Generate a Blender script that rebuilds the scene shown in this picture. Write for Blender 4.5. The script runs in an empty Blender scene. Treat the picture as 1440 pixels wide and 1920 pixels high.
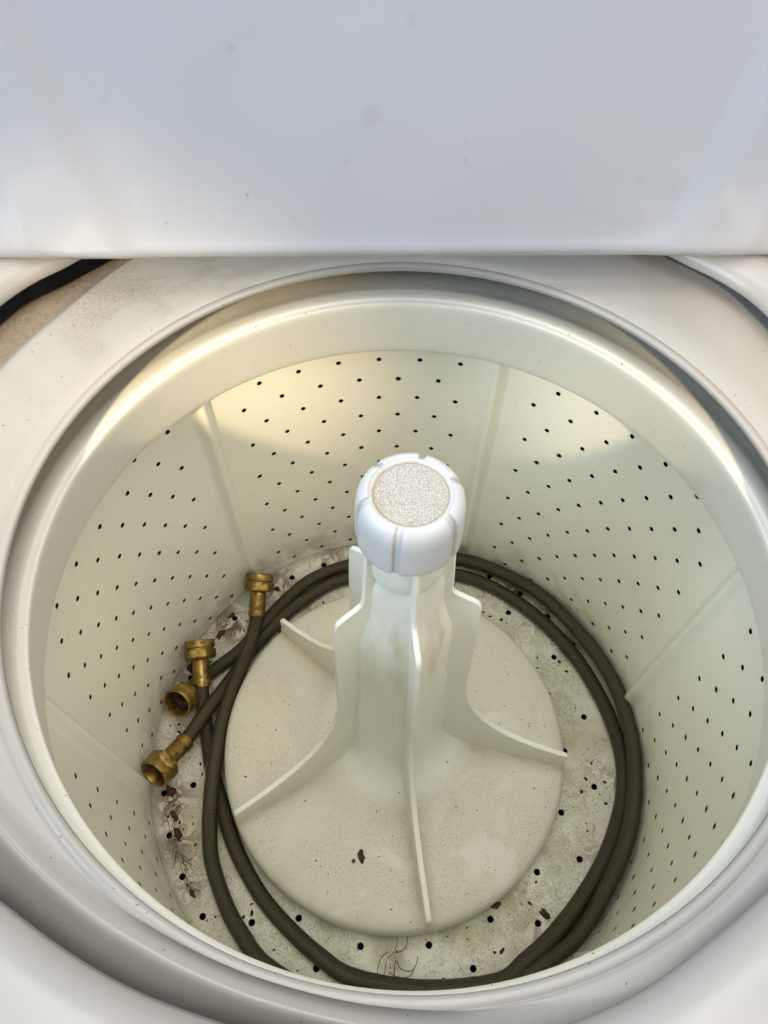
import bpy, bmesh, math, random
from mathutils import Vector, Matrix
from mathutils.geometry import delaunay_2d_cdt

S = 0.87                       # measured units -> metres
R_ = math.radians
rnd = random.Random(11)
scene = bpy.context.scene
col = scene.collection

# ------------------------------------------------------------------ camera
CAM = Vector((-0.0041, -0.2536, 0.4082)) * S
PITCH, YAW, ROLL, FPX = 0.9959, -0.0474, 0.0147, 1405.9
fw = Vector((math.cos(PITCH) * math.sin(YAW), math.cos(PITCH) * math.cos(YAW), -math.sin(PITCH)))
rt = Vector((math.cos(YAW), -math.sin(YAW), 0))
up = rt.cross(fw)
r2 = math.cos(ROLL) * rt + math.sin(ROLL) * up
u2 = -math.sin(ROLL) * rt + math.cos(ROLL) * up
cd = bpy.data.cameras.new("camera")
cam = bpy.data.objects.new("camera", cd)
col.objects.link(cam)
cam.matrix_world = Matrix(((r2.x, u2.x, -fw.x, CAM.x), (r2.y, u2.y, -fw.y, CAM.y), (r2.z, u2.z, -fw.z, CAM.z), (0, 0, 0, 1)))
cd.sensor_fit = 'VERTICAL'
cd.sensor_height = 24.0
cd.lens = FPX / 1920 * 24.0
cd.clip_start = 0.02
cd.clip_end = 50
scene.camera = cam

# ------------------------------------------------------------------ world and lamps
w = bpy.data.worlds.new("World")
scene.world = w
w.use_nodes = True
bg = w.node_tree.nodes["Background"]
bg.inputs[0].default_value = (0.80, 0.92, 1.0, 1)
bg.inputs[1].default_value = 0.44


def lamp(name, kind, loc, target, power, colr, size=0.3, **kw):
    l = bpy.data.lights.new(name, kind)
    l.energy = power
    l.color = colr
    if kind == 'AREA':
        l.size = size
    else:
        l.shadow_soft_size = size
    for k, v in kw.items():
        setattr(l, k, v)
    o = bpy.data.objects.new(name, l)
    col.objects.link(o)
    o.location = loc
    o.rotation_euler = (Vector(target) - Vector(loc)).to_track_quat('-Z', 'Y').to_euler()
    return o


# two added spots replace one warm lamp the viewer partly blocks; cool window upper left
lamp("warm_patch_spot_left", 'SPOT', (-0.60, -2.2, 1.45), (-0.190, 0.212, -0.090), 430, (1.0, 0.80, 0.50), 0.08, spot_size=R_(5.0), spot_blend=0.5)
lamp("warm_patch_spot_right", 'SPOT', (0.60, -2.2, 1.45), (0.245, 0.165, -0.070), 360, (1.0, 0.80, 0.53), 0.08, spot_size=R_(5.2), spot_blend=0.6)
lamp("window_light", 'AREA', (-1.6, -1.1, 1.10), (0, 0.05, 0.0), 26, (0.62, 0.80, 1.0), 1.0)
lamp("right_fill", 'AREA', (1.15, -0.75, 1.35), (0, 0.0, -0.2), 13, (1.0, 0.82, 0.62), 1.0)  # unseen fill added to brighten the left basket wall and the fins
lamp("overhead_fill", 'AREA', (0.0, 0.0, 1.9), (0, 0.0, -0.1), 31, (1.0, 0.965, 0.89), 1.5)  # unseen overhead fill, added to lift the basket floor and walls

vs = scene.view_settings
vs.view_transform = 'Standard'
vs.look = 'None'
vs.exposure = 0.06
vs.gamma = 1.0
vs.use_curve_mapping = False
scene.cycles.max_bounces = 9
scene.cycles.diffuse_bounces = 6


# ------------------------------------------------------------------ materials
class NT:
    def __init__(self, name):
        self.m = bpy.data.materials.new(name)
        self.m.use_nodes = True
        self.t = self.m.node_tree
        self.b = self.t.nodes["Principled BSDF"]
        self.co = self.t.nodes.new("ShaderNodeTexCoord")

    def n(self, typ, **kw):
        nd = self.t.nodes.new(typ)
        for k, v in kw.items():
            setattr(nd, k, v)
        return nd

    def link(self, a, b):
        self.t.links.new(a, b)

    def noise(self, scale, detail=3, rough=0.55, vec=None, dist=0.0):
        nd = self.n("ShaderNodeTexNoise")
        nd.inputs["Scale"].default_value = scale
        nd.inputs["Detail"].default_value = detail
        nd.inputs["Roughness"].default_value = rough
        nd.inputs["Distortion"].default_value = dist
        self.link(vec or self.co.outputs["Object"], nd.inputs["Vector"])
        return nd.outputs["Fac"]

    def ramp(self, fac, a, b, va=0.0, vb=1.0):
        nd = self.n("ShaderNodeMapRange", interpolation_type='SMOOTHSTEP')
        self.link(fac, nd.inputs["Value"])
        nd.inputs["From Min"].default_value = a
        nd.inputs["From Max"].default_value = b
        nd.inputs["To Min"].default_value = va
        nd.inputs["To Max"].default_value = vb
        return nd.outputs["Result"]

    def math(self, op, a, b=None):
        nd = self.n("ShaderNodeMath", operation=op)
        for i, v in enumerate((a, b)):
            if v is None:
                continue
            if isinstance(v, (int, float)):
                nd.inputs[i].default_value = v
            else:
                self.link(v, nd.inputs[i])
        return nd.outputs[0]

    def mix(self, fac, a, b):
        nd = self.n("ShaderNodeMix", data_type='RGBA')
        for i, v in ((0, fac), (6, a), (7, b)):
            if isinstance(v, tuple):
                nd.inputs[i].default_value = (*v, 1)
            elif isinstance(v, (int, float)):
                nd.inputs[i].default_value = v
            else:
                self.link(v, nd.inputs[i])
        return nd.outputs[2]

    def stretch(self, x, y, z):
        nd = self.n("ShaderNodeMapping")
        nd.inputs["Scale"].default_value = (x, y, z)
        self.link(self.co.outputs["Object"], nd.inputs["Vector"])
        return nd.outputs[0]

    def bump(self, h, strength=0.2, dist=0.001):
        nd = self.n("ShaderNodeBump")
        nd.inputs["Strength"].default_value = strength
        nd.inputs["Distance"].default_value = dist
        self.link(h, nd.inputs["Height"])
        self.link(nd.outputs[0], self.b.inputs["Normal"])

    def out(self, colour, rough=0.4, spec=0.5, metal=0.0):
        for key, v in (("Base Color", colour), ("Roughness", rough), ("Metallic", metal), ("Specular IOR Level", spec)):
            if isinstance(v, tuple):
                self.b.inputs[key].default_value = (*v, 1)
            elif isinstance(v, (int, float)):
                self.b.inputs[key].default_value = v
            else:
                self.link(v, self.b.inputs[key])
        return self.m

    def attr(self, name):
        nd = self.n("ShaderNodeAttribute", attribute_name=name)
        return nd.outputs["Fac"]

    def spot(self, p, rad, soft=0.5, warp=0.0):
        """1 inside a small ragged blot at point p (metres)"""
        d = self.n("ShaderNodeVectorMath", operation='DISTANCE')
        self.link(self.co.outputs["Object"], d.inputs[0])
        d.inputs[1].default_value = p
        v = d.outputs["Value"]
        if warp:
            v = self.math('ADD', v, self.math('MULTIPLY', self.math('SUBTRACT', self.noise(1.3 / rad, 3), 0.5), warp * rad))
        return self.ramp(v, rad * soft, rad, 1, 0)


def addmax(nt, vals):
    o = vals[0]
    for v in vals[1:]:
        o = nt.math('MAXIMUM', o, v)
    return o


def mat_lid(spots):
    t = NT("lid_enamel")
    c0 = t.mix(t.ramp(t.noise(5, 2), 0.35, 0.65), (0.475, 0.49, 0.535), (0.495, 0.51, 0.55))
    faint = addmax(t, [t.math('MULTIPLY', t.spot(p, r, .2, 1.2), k) for p, r, k in spots])
    c1 = t.mix(faint, c0, (0.30, 0.26, 0.22))
    t.bump(t.noise(260, 2), 0.035, 0.0006)
    return t.out(c1, 0.17, 0.5)


def mat_ring():
    t = NT("tub_ring_enamel")
    base = t.mix(t.ramp(t.noise(7, 3), 0.3, 0.7), (0.35, 0.34, 0.322), (0.375, 0.365, 0.345))
    dirt = t.attr("dirt")
    fine = t.ramp(t.noise(900, 2, 0.8), 0.36, 0.72)
    blot = t.ramp(t.noise(20, 4, 0.55, dist=0.6), 0.42, 0.56)
    speck = t.math('MULTIPLY', t.math('MULTIPLY', fine, blot), t.attr("speck"))
    c1 = t.mix(t.math('MULTIPLY', speck, 0.75), base, (0.20, 0.165, 0.115))
    dd = t.math('MULTIPLY', dirt, t.ramp(t.noise(300, 3, 0.7), 0.25, 0.62, 0.55, 1.0))
    c2 = t.mix(t.math('MULTIPLY', dd, 0.85), c1, (0.20, 0.145, 0.085))
    few = t.ramp(t.noise(380, 1, 0.4), 0.765, 0.785)
    c3 = t.mix(few, c2, (0.18, 0.14, 0.10))
    scuff = t.ramp(t.noise(75, 5, 0.75, vec=t.stretch(0.6, 2.6, 1), dist=1.6), 0.665, 0.70)
    c3 = t.mix(t.math('MULTIPLY', scuff, 0.35), c3, (0.22, 0.19, 0.15))
    t.bump(t.noise(420, 2), 0.05, 0.0005)
    return t.out(c3, t.math('ADD', t.ramp(t.noise(30, 3), 0.2, 0.8, 0.27, 0.33), t.math('MULTIPLY', dirt, 0.4)), 0.5)


def mat_cabinet():
    t = NT("cabinet_enamel")
    base = t.mix(t.ramp(t.noise(9, 3), 0.3, 0.7), (0.40, 0.388, 0.375), (0.43, 0.418, 0.405))
    fine = t.ramp(t.noise(850, 2, 0.8), 0.34, 0.72)
    blot = t.ramp(t.noise(16, 4, 0.65), 0.38, 0.62, 0.25, 1.0)
    d = t.math('MULTIPLY', t.attr("speck"), t.math('MULTIPLY', fine, blot))
    c1 = t.mix(t.math('MULTIPLY', d, 0.85), base, (0.24, 0.175, 0.095))
    scuff = t.ramp(t.noise(60, 5, 0.75, vec=t.stretch(2.4, 0.7, 1), dist=1.6), 0.66, 0.70)
    c1 = t.mix(t.math('MULTIPLY', scuff, 0.30), c1, (0.24, 0.20, 0.15))
    rust = t.math('MULTIPLY', t.attr("rust"), t.ramp(t.noise(45, 4, 0.7), 0.42, 0.60))
    c2 = t.mix(rust, c1, (0.14, 0.08, 0.03))
    t.bump(t.noise(420, 2), 0.05, 0.0005)
    return t.out(c2, 0.28, 0.5)


BASKET = (0.885, 0.875, 0.765)
BASKET2 = (0.868, 0.863, 0.748)


def mat_basket():
    t = NT("basket_porcelain")
    c = t.mix(t.ramp(t.noise(6, 3), 0.3, 0.7), BASKET, BASKET2)
    few = t.math('MULTIPLY', t.ramp(t.noise(520, 1, 0.4), 0.765, 0.79), 0.5)
    c = t.mix(few, c, (0.30, 0.24, 0.15))
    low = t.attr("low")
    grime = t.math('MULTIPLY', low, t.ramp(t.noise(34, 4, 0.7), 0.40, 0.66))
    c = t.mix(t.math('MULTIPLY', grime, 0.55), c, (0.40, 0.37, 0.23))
    c = t.mix(t.math('MULTIPLY', t.attr("rim"), 0.8), c, (0.24, 0.12, 0.05))
    t.bump(t.noise(700, 1), 0.05, 0.0003)
    return t.out(c, 0.30, 0.5)


def mat_balance():
    t = NT("balance_ring_plastic")
    c = t.mix(t.ramp(t.noise(6, 3), 0.3, 0.7), (0.79, 0.78, 0.70), (0.81, 0.80, 0.72))
    fine = t.ramp(t.noise(560, 2, 0.7), 0.50, 0.70)
    c = t.mix(t.math('MULTIPLY', t.attr("dirt"), t.ramp(t.noise(13, 4, 0.6), 0.3, 0.7, 0.10, 0.32)), c, (0.50, 0.44, 0.31))
    c = t.mix(t.math('MULTIPLY', t.math('MULTIPLY', fine, t.attr("dirt")), 0.25), c, (0.33, 0.26, 0.15))
    few = t.ramp(t.noise(420, 1, 0.4), 0.77, 0.79)
    c = t.mix(few, c, (0.30, 0.24, 0.16))
    t.bump(t.noise(300, 2), 0.04, 0.0005)
    return t.out(c, 0.30, 0.5)


def mat_floor():
    t = NT("basket_floor_porcelain")
    c = t.mix(t.ramp(t.noise(14, 3), 0.3, 0.7), (0.78, 0.77, 0.655), (0.72, 0.705, 0.575))
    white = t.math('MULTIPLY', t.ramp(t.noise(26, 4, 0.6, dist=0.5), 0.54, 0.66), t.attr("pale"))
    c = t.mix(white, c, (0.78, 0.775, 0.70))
    tan = t.ramp(t.noise(9, 3, 0.6), 0.48, 0.68)
    c = t.mix(t.math('MULTIPLY', tan, 0.5), c, (0.50, 0.42, 0.26))
    fine = t.math('MULTIPLY', t.ramp(t.noise(520, 3, 0.75), 0.46, 0.66), t.ramp(t.noise(20, 3, 0.6), 0.38, 0.6, 0.25, 0.9))
    c = t.mix(t.math('MULTIPLY', fine, 0.85), c, (0.30, 0.25, 0.145))
    blotch = t.ramp(t.noise(85, 4, 0.7, dist=0.6), 0.60, 0.68)
    c = t.mix(t.math('MULTIPLY', blotch, 0.6), c, (0.24, 0.20, 0.11))
    green = t.math('MULTIPLY', t.ramp(t.noise(24, 4, 0.7), 0.42, 0.60), t.attr("inner"))
    c = t.mix(t.math('MULTIPLY', green, 0.55), c, (0.38, 0.385, 0.20))
    rust = t.math('MULTIPLY', t.ramp(t.noise(48, 6, 0.75, dist=1.0), 0.44, 0.53), t.attr("rust"))
    c = t.mix(rust, c, (0.12, 0.065, 0.03))
    t.bump(t.noise(200, 3), 0.12, 0.001)
    return t.out(c, t.ramp(t.noise(40, 3), 0.3, 0.7, 0.35, 0.6), 0.4)


def mat_agitator(name="agitator_plastic", worn=True):
    t = NT(name)
    c = t.mix(t.ramp(t.noise(10, 3), 0.3, 0.7), (0.855, 0.86, 0.785), (0.84, 0.845, 0.77))
    if worn:
        disc = t.attr("disc")
        fine = t.ramp(t.noise(620, 3, 0.8), 0.44, 0.68)
        c = t.mix(t.math('MULTIPLY', disc, 0.8), c, (0.575, 0.545, 0.445))
        patch = t.ramp(t.noise(11, 4, 0.6, dist=0.7), 0.36, 0.66, 0.12, 0.62)
        c = t.mix(t.math('MULTIPLY', t.math('MULTIPLY', fine, disc), patch), c, (0.38, 0.30, 0.19))
        smear = t.math('MULTIPLY', t.ramp(t.noise(17, 4, 0.65, dist=1.2), 0.54, 0.70), disc)
        c = t.mix(t.math('MULTIPLY', smear, 0.35), c, (0.52, 0.44, 0.30))
        few = t.math('MULTIPLY', t.ramp(t.noise(170, 2, 0.5), 0.70, 0.76), disc)
        c = t.mix(t.math('MULTIPLY', few, 0.7), c, (0.26, 0.19, 0.11))
        clean = t.math('MULTIPLY', t.ramp(t.noise(12, 3, dist=0.5), 0.58, 0.66), disc)
        c = t.mix(t.math('MULTIPLY', clean, 0.4), c, (0.76, 0.75, 0.67))
        stain = t.math('MULTIPLY', t.attr("stain"), t.ramp(t.noise(60, 3, vec=t.stretch(1, 1, 0.16)), 0.34, 0.64))
        c = t.mix(t.math('MULTIPLY', stain, 0.7), c, (0.50, 0.40, 0.22))
    t.bump(t.noise(300, 2), 0.06, 0.0006)
    m = t.out(c, 0.42, 0.45)
    return m


def mat_cap():
    t = NT("cap_plastic")
    c = t.mix(t.ramp(t.noise(40, 3), 0.35, 0.7), (0.655, 0.665, 0.68), (0.625, 0.635, 0.65))
    g = t.math('MULTIPLY', t.attr("dirt"), t.ramp(t.noise(90, 3), 0.3, 0.65))
    c = t.mix(t.math('MULTIPLY', g, 0.7), c, (0.50, 0.44, 0.32))
    t.bump(t.noise(250, 2), 0.04, 0.0005)
    return t.out(c, t.ramp(t.noise(60, 3), 0.3, 0.7, 0.30, 0.42), 0.5)


def mat_disc():
    t = NT("cap_textured_disc")
    v = t.n("ShaderNodeTexVoronoi", feature='DISTANCE_TO_EDGE')
    v.inputs["Scale"].default_value = 860
    wv = t.n("ShaderNodeVectorMath", operation='ADD')
    nz = t.n("ShaderNodeTexNoise")
    nz.inputs["Scale"].default_value = 700
    sc = t.n("ShaderNodeVectorMath", operation='SCALE')
    sc.inputs["Scale"].default_value = 0.0011
    t.link(t.co.outputs["Object"], nz.inputs["Vector"])
    t.link(nz.outputs["Color"], sc.inputs[0])
    t.link(t.co.outputs["Object"], wv.inputs[0])
    t.link(sc.outputs[0], wv.inputs[1])
    t.link(wv.outputs[0], v.inputs["Vector"])
    e = t.ramp(v.outputs["Distance"], 0.05, 0.26)
    brown = t.mix(t.ramp(t.noise(45, 3), 0.35, 0.65), (0.41, 0.385, 0.35), (0.40, 0.35, 0.285))
    c = t.mix(e, brown, (0.655, 0.645, 0.62))
    c = t.mix(t.math('MULTIPLY', t.attr("dirt"), 0.75), c, (0.36, 0.27, 0.17))
    t.bump(e, 0.35, 0.0004)
    return t.out(c, 0.65, 0.25)


def mat_braid():
    t = NT("braided_steel")
    uv = t.n("ShaderNodeSeparateXYZ")
    t.link(t.co.outputs["UV"], uv.inputs[0])
    u, v = uv.outputs[0], uv.outputs[1]
    a = t.math('ADD', t.math('MULTIPLY', u, 1900.0), t.math('MULTIPLY', v, 2 * math.pi * 8))
    b = t.math('SUBTRACT', t.math('MULTIPLY', u, 1900.0), t.math('MULTIPLY', v, 2 * math.pi * 8))
    h = t.math('MULTIPLY', t.math('SINE', a), t.math('SINE', b))
    h = t.ramp(h, -0.9, 0.9)
    c = t.mix(h, (0.012, 0.010, 0.005), (0.105, 0.092, 0.054))
    c = t.mix(t.math('MULTIPLY', t.ramp(t.noise(30, 3), 0.45, 0.7), 0.5), c, (0.060, 0.044, 0.022))
    t.bump(h, 0.6, 0.0008)
    return t.out(c, 0.30, 0.55, 0.5)


def mat_brass():
    t = NT("brass")
    c = t.mix(t.ramp(t.noise(70, 4), 0.35, 0.7), (0.40, 0.27, 0.08), (0.25, 0.15, 0.042))
    c = t.mix(t.ramp(t.noise(120, 5, 0.75), 0.50, 0.64), c, (0.12, 0.065, 0.022))
    t.bump(t.noise(300, 3), 0.12, 0.0006)
    return t.out(c, t.ramp(t.noise(80, 3), 0.3, 0.7, 0.30, 0.5), 0.5, 0.85)


def mat_plain(name, c, rough=0.7, scale=120):
    t = NT(name)
    d = tuple(x * 0.6 for x in c)
    return t.out(t.mix(t.ramp(t.noise(scale, 3), 0.35, 0.65), c, d), rough, 0.3)


M = dict(ring=mat_ring(), cabinet=mat_cabinet(), basket=mat_basket(), balance=mat_balance(), floor=mat_floor(),
         agit=mat_agitator(), cap=mat_cap(), disc=mat_disc(), braid=mat_braid(), brass=mat_brass(),
         rubber=mat_plain("black_rubber", (0.03, 0.022, 0.015)), tub=mat_plain("outer_tub_shade", (0.012, 0.011, 0.010)),
         dirt=mat_plain("dark_dirt", (0.060, 0.042, 0.022), 0.9, 300), rust=mat_plain("rust", (0.105, 0.052, 0.024), 0.95, 300),
         hair=mat_plain("lint_hair", (0.13, 0.075, 0.035), 0.9), steel=mat_plain("hinge_steel", (0.45, 0.45, 0.45), 0.4))


# ------------------------------------------------------------------ helpers
def empty(name, loc):
    o = bpy.data.objects.new(name, None)
    o.empty_display_size = 0.05
    o.location = Vector(loc) * S
    col.objects.link(o)
    return o


def tag(o, label, cat=None, group=None, kind=None):
    if label:
        o["label"] = label
    if cat:
        o["category"] = cat
    if group:
        o["group"] = group
    if kind:
        o["kind"] = kind
    return o


def mk(name, verts, faces, mat, parent=None, smooth=True, attrs=None, normals=None, uvs=None, origin=None):
    """one mesh object; verts in measured world units"""
    me = bpy.data.meshes.new(name)
    org = Vector(origin) * S if origin is not None else Vector((0, 0, 0))
    me.from_pydata([(Vector(v) * S - org)[:] for v in verts], [], faces)
    me.materials.append(mat)
    if smooth:
        me.polygons.foreach_set("use_smooth", [True] * len(me.polygons))
    for k, vals in (attrs or {}).items():
        a = me.attributes.new(k, 'FLOAT', 'POINT')
        a.data.foreach_set("value", vals)
    if uvs:
        ul = me.uv_layers.new(name="UVMap")
        for lp in me.loops:
            ul.data[lp.index].uv = uvs[lp.vertex_index]
    me.update()
    if normals:
        me.normals_split_custom_set_from_vertices(normals)
    o = bpy.data.objects.new(name, me)
    col.objects.link(o)
    o.location = org
    if parent is not None:
        o.parent = parent
        if parent.type == 'EMPTY':
            o.location = org - parent.location
    return o


def recalc(o):
    bm = bmesh.new()
    bm.from_mesh(o.data)
    bmesh.ops.recalc_face_normals(bm, faces=bm.faces)
    bm.to_mesh(o.data)
    bm.free()
    return o


def sharp(o, ang):
    o.data.set_sharp_from_angle(angle=R_(ang))
    return o


def sstep(a, b, x):
    t = min(1, max(0, (x - a) / (b - a)))
    return t * t * (3 - 2 * t)


def wrap(d):
    return (d + math.pi) % (2 * math.pi) - math.pi


def pt(r, th, z):                 # angle from the back (+y) towards the right (+x)
    return (r * math.sin(th), r * math.cos(th), z)


def polar_curve(keys):
    """periodic smooth r(angle) from (degrees, r) keys"""
    ks = sorted(keys)
    n = len(ks)

    def f(th):
        d = math.degrees(wrap(th))
        for i in range(n):
            a0, r0 = ks[i]
            a1, r1 = ks[(i + 1) % n]
            if i == n - 1:
                a1 += 360
                dd = d if d >= a0 else d + 360
            else:
                dd = d
            if a0 <= dd <= a1:
                am, rm = ks[i - 1]
                ap, rp = ks[(i + 2) % n]
                am -= 360 if i == 0 else 0
                ap += 360 if i + 2 >= n else 0
                h = a1 - a0
                t = (dd - a0) / h
                m0 = (r1 - rm) / (a1 - am) * h
                m1 = (rp - r0) / (ap - a0) * h
                return ((2 * t ** 3 - 3 * t ** 2 + 1) * r0 + (t ** 3 - 2 * t ** 2 + t) * m0 + (-2 * t ** 3 + 3 * t ** 2) * r1 + (t ** 3 - t ** 2) * m1)
        return ks[0][1]
    return f


def ringmesh(name, rows, n, mat, parent, attrs=None, close_ends=False):
    """rows: list of functions th -> (x,y,z)"""
    V, F = [], []
    for f in rows:
        for k in range(n):
            V.append(f(2 * math.pi * k / n))
    m = len(rows)
    for i in range(m - 1):
        for k in range(n):
            k2 = (k + 1) % n
            F.append((i * n + k, i * n + k2, (i + 1) * n + k2, (i + 1) * n + k))
    if close_ends:
        F.append(tuple(range(n)))
        F.append(tuple((m - 1) * n + k for k in reversed(range(n))))
    A = {}
    for k, fn in (attrs or {}).items():
        A[k] = [fn(i, 2 * math.pi * kk / n, V[i * n + kk]) for i in range(m) for kk in range(n)]
    return mk(name, V, F, mat, parent, attrs=A)


def lathe(name, prof, n, mat, parent, attrs=None):
    return ringmesh(name, [(lambda th, r=r, z=z: pt(r, th, z)) for r, z in prof], n, mat, parent, attrs)


def catmull(P, sub):
    P = [Vector(p) for p in P]
    out = []
    for i in range(len(P) - 1):
        p0 = P[max(i - 1, 0)]
        p1, p2 = P[i], P[i + 1]
        p3 = P[min(i + 2, len(P) - 1)]
        for s in range(sub):
            t = s / sub
            out.append(0.5 * ((2 * p1) + (p2 - p0) * t + (2 * p0 - 5 * p1 + 4 * p2 - p3) * t * t + (3 * p1 - p0 - 3 * p2 + p3) * t ** 3))
    out.append(P[-1])
    return out


def tube_data(path, rad, n, V, F, UV=None, cap=True):
    path = [Vector(p) for p in path]
    T = [(path[min(i + 1, len(path) - 1)] - path[max(i - 1, 0)]).normalized() for i in range(len(path))]
    ref = Vector((0, 0, 1)) if abs(T[0].z) < 0.9 else Vector((1, 0, 0))
    N = (ref - T[0] * ref.dot(T[0])).normalized()
    base = len(V)
    dist = 0
    for i, p in enumerate(path):
        if i:
            dist += (p - path[i - 1]).length
            N = (N - T[i] * N.dot(T[i])).normalized()
        B = T[i].cross(N)
        rr = rad(i / (len(path) - 1)) if callable(rad) else rad
        for k in range(n):
            a = 2 * math.pi * k / n
            V.append(p + N * (rr * math.cos(a)) + B * (rr * math.sin(a)))
            if UV is not None:
                UV.append((dist * S, 2 * abs(k / n - 0.5)))
    for i in range(len(path) - 1):
        for k in range(n):
            k2 = (k + 1) % n
            F.append((base + i * n + k, base + i * n + k2, base + (i + 1) * n + k2, base + (i + 1) * n + k))
    if cap:
        F.append(tuple(base + k for k in reversed(range(n))))
        F.append(tuple(base + (len(path) - 1) * n + k for k in range(n)))


# ------------------------------------------------------------------ washing machine
BASE_Z = -1.02
MR = R_(4.4)                                        # the cabinet stands turned a little against the basket
bx_, by_ = Vector((math.cos(MR), math.sin(MR), 0)), Vector((-math.sin(MR), math.cos(MR), 0))
CX = -0.012


def mp(x, y, z):                                    # cabinet frame -> world
    return tuple(bx_ * (x + CX) + by_ * y + Vector((0, 0, z)))


washer = empty("washing_machine", (0, 0, BASE_Z))
tag(washer, "old white top loading washing machine with its lid open and cream perforated basket", "washing machine")

R1 = 0.2519
cab_r = polar_curve([(-180, .2725), (-164, .276), (-157, .2795), (-148.7, .284), (-142, .289), (-120, .313), (-90, .346), (-64, .3560), (-57.6, .3555),
                     (-52, .3505), (-30, .352), (-5, .344), (20, .334), (38.6, .3260), (44.9, .3285), (50, .3285), (55.6, .3235), (80, .306), (110, .283),
                     (138, .2672), (147, .2660), (156, .2685), (168, .2705)])
roll_r = polar_curve([(-173.6, .2636), (-165.3, .2637), (-156.3, .2651), (-149.7, .2677), (-142.3, .2712), (-133.6, .2768), (-110, .298), (-90, .313),
                      (-68.9, .3225), (-62.5, .3240), (-56.6, .3260), (-45.4, .3380), (-25, .350), (0, .352), (25, .362), (45, .368), (60, .362), (90, .335),
                      (120, .305), (140, .285), (155, .277), (170, .2675)])

# --- cabinet: top panel with the big opening, and the sides
HW, YF, YB, RC = 0.392, -0.385, 0.425, 0.035
NC = 288


def rect_pt(th, grow, z):
    """point of the outer rounded rectangle in direction th"""
    d = Vector((math.sin(th), math.cos(th), 0))
    lx, ly = d.dot(bx_), d.dot(by_)
    a, yb, yf = HW + grow, YB + grow, YF - grow
    tx = ((a + CX) / lx if lx > 0 else (-a + CX) / lx) if abs(lx) > 1e-9 else 1e9
    ty = (yb / ly if ly > 0 else yf / ly) if abs(ly) > 1e-9 else 1e9
    t = min(tx, ty)
    return (d.x * t, d.y * t, z)


ZT = 0.032
rows = []
for dr, z in ((.022, .0220), (.012, .0175), (.0045, .0152), (.0012, .0150), (.0, .0168), (.0014, .0215), (.0048, .0262), (.0095, .0292), (.0145, .0310), (.020, .0318), (.026, ZT)):
    rows.append(lambda th, dr=dr, z=z: pt(cab_r(th) + dr, th, z))
for f in (.12, .25, .4, .6, .8, 1.0):
    def fn(th, f=f):
        a = Vector(pt(cab_r(th) + .026, th, ZT))
        b = Vector(rect_pt(th, -.012, ZT))
        return tuple(a.lerp(b, f))
    rows.append(fn)
for g, z in ((-.006, .0305), (-.0015, .026), (0, .019), (0, -.1), (0, BASE_Z)):
    rows.append(lambda th, g=g, z=z: rect_pt(th, g, z))


def cab_speck(i, th, v):
    back = sstep(.02, .16, v[1])
    return back * (1.0 if i > 9 else 0.15) * (1.0 if v[0] < 0 else 0.75)


def cab_rust(i, th, v):
    return sstep(.225, .265, v[0]) * sstep(.19, .235, v[1]) * (1 if i > 10 else 0)


cab = ringmesh("cabinet", rows, NC, M['cabinet'], washer, {"speck": cab_speck, "rust": cab_rust})

# --- tub ring: the white plate around the opening
rows, kinds = [], []
for dr, z in ((.020, -.0080), (.006, -.0070), (.0012, -.0052), (.0, -.0036), (.0001, -.0016), (.0009, -.0004), (.0022, .0), (.0060, .0001), (.0063, -.0003), (.0067, -.0003), (.0070, .0)):
    rows.append(lambda th, dr=dr, z=z: pt(R1 + dr, th, z))
    kinds.append(0)
for f in (.3, .6, .85):
    rows.append(lambda th, f=f: pt(R1 + .0073 + (roll_r(th) - .008 - R1 - .0073) * f, th, .0010 * f * f))
    kinds.append(1)
SHOULDER = ((-.16, .0018, .0024, 2), (-.04, .0034, .0058, 2), (.05, .0028, .0056, 6), (.14, .0006, .0042, 3), (.26, -.0012, .0012, 4), (.42, -.0018, -.0030, 5), (.60, -.0022, -.0075, 5),
            (.78, -.0028, -.0120, 5), (.95, -.0038, -.0165, 5), (1.12, -.0060, -.0210, 5), (1.22, -.0200, -.0240, 5), (1.35, -.0500, -.0330, 5), (1.55, -.0800, -.0600, 5))
for f, zb, zf, kd in SHOULDER:
    def fn(th, f=f, zb=zb, zf=zf):
        a = roll_r(th)
        wd = max(.014, cab_r(th) + .008 - a)
        dd_ = math.degrees(wrap(th))
        front = 1 - sstep(-135, -95, dd_) * (1 - sstep(80, 120, dd_))
        return pt(a + wd * f, th, zb + (zf - zb) * front)
    rows.append(fn)
    kinds.append(kd)


def ring_dirt(i, th, v):
    k = kinds[i]
    if k < 3:
        return 0.0
    d = math.degrees(wrap(th))
    m = 0.05 + 0.95 * sstep(-110, -75, d) * (1 - sstep(-5, 20, d))
    return m * {6: .12, 3: .70, 4: .95, 5: 1.0}[k]


def ring_speck(i, th, v):
    d = math.degrees(wrap(th))
    return (0.10 + 0.90 * sstep(-75, -48, d) * (1 - sstep(-14, 8, d))) * (1 if kinds[i] in (1, 2) else .25)


ringmesh("tub_ring", rows, NC, M['ring'], washer, {"dirt": ring_dirt, "speck": ring_speck})

# --- outer tub round the basket, painted near black as the shade behind the holes
lathe("outer_tub", [(.312, -.07), (.335, -.10), (.335, -.50), (.33, -.56), (.0, -.56)][:4] + [(.02, -.565)], 96, M['tub'], washer)

# --- lid, standing open: inner face towards the viewer
LEAN = R_(9)
LID_Y, LID_Z, LID_W, LID_H, LID_T = 0.2125, 0.0352, 0.345, 0.52, 0.026
lv, lf = [], []
lz = Vector((0, math.sin(LEAN), math.cos(LEAN)))          # up the lid
ln = Vector((0, -math.cos(LEAN), math.sin(LEAN)))         # out of its inner face
o0 = Vector((0, LID_Y, LID_Z))


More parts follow.
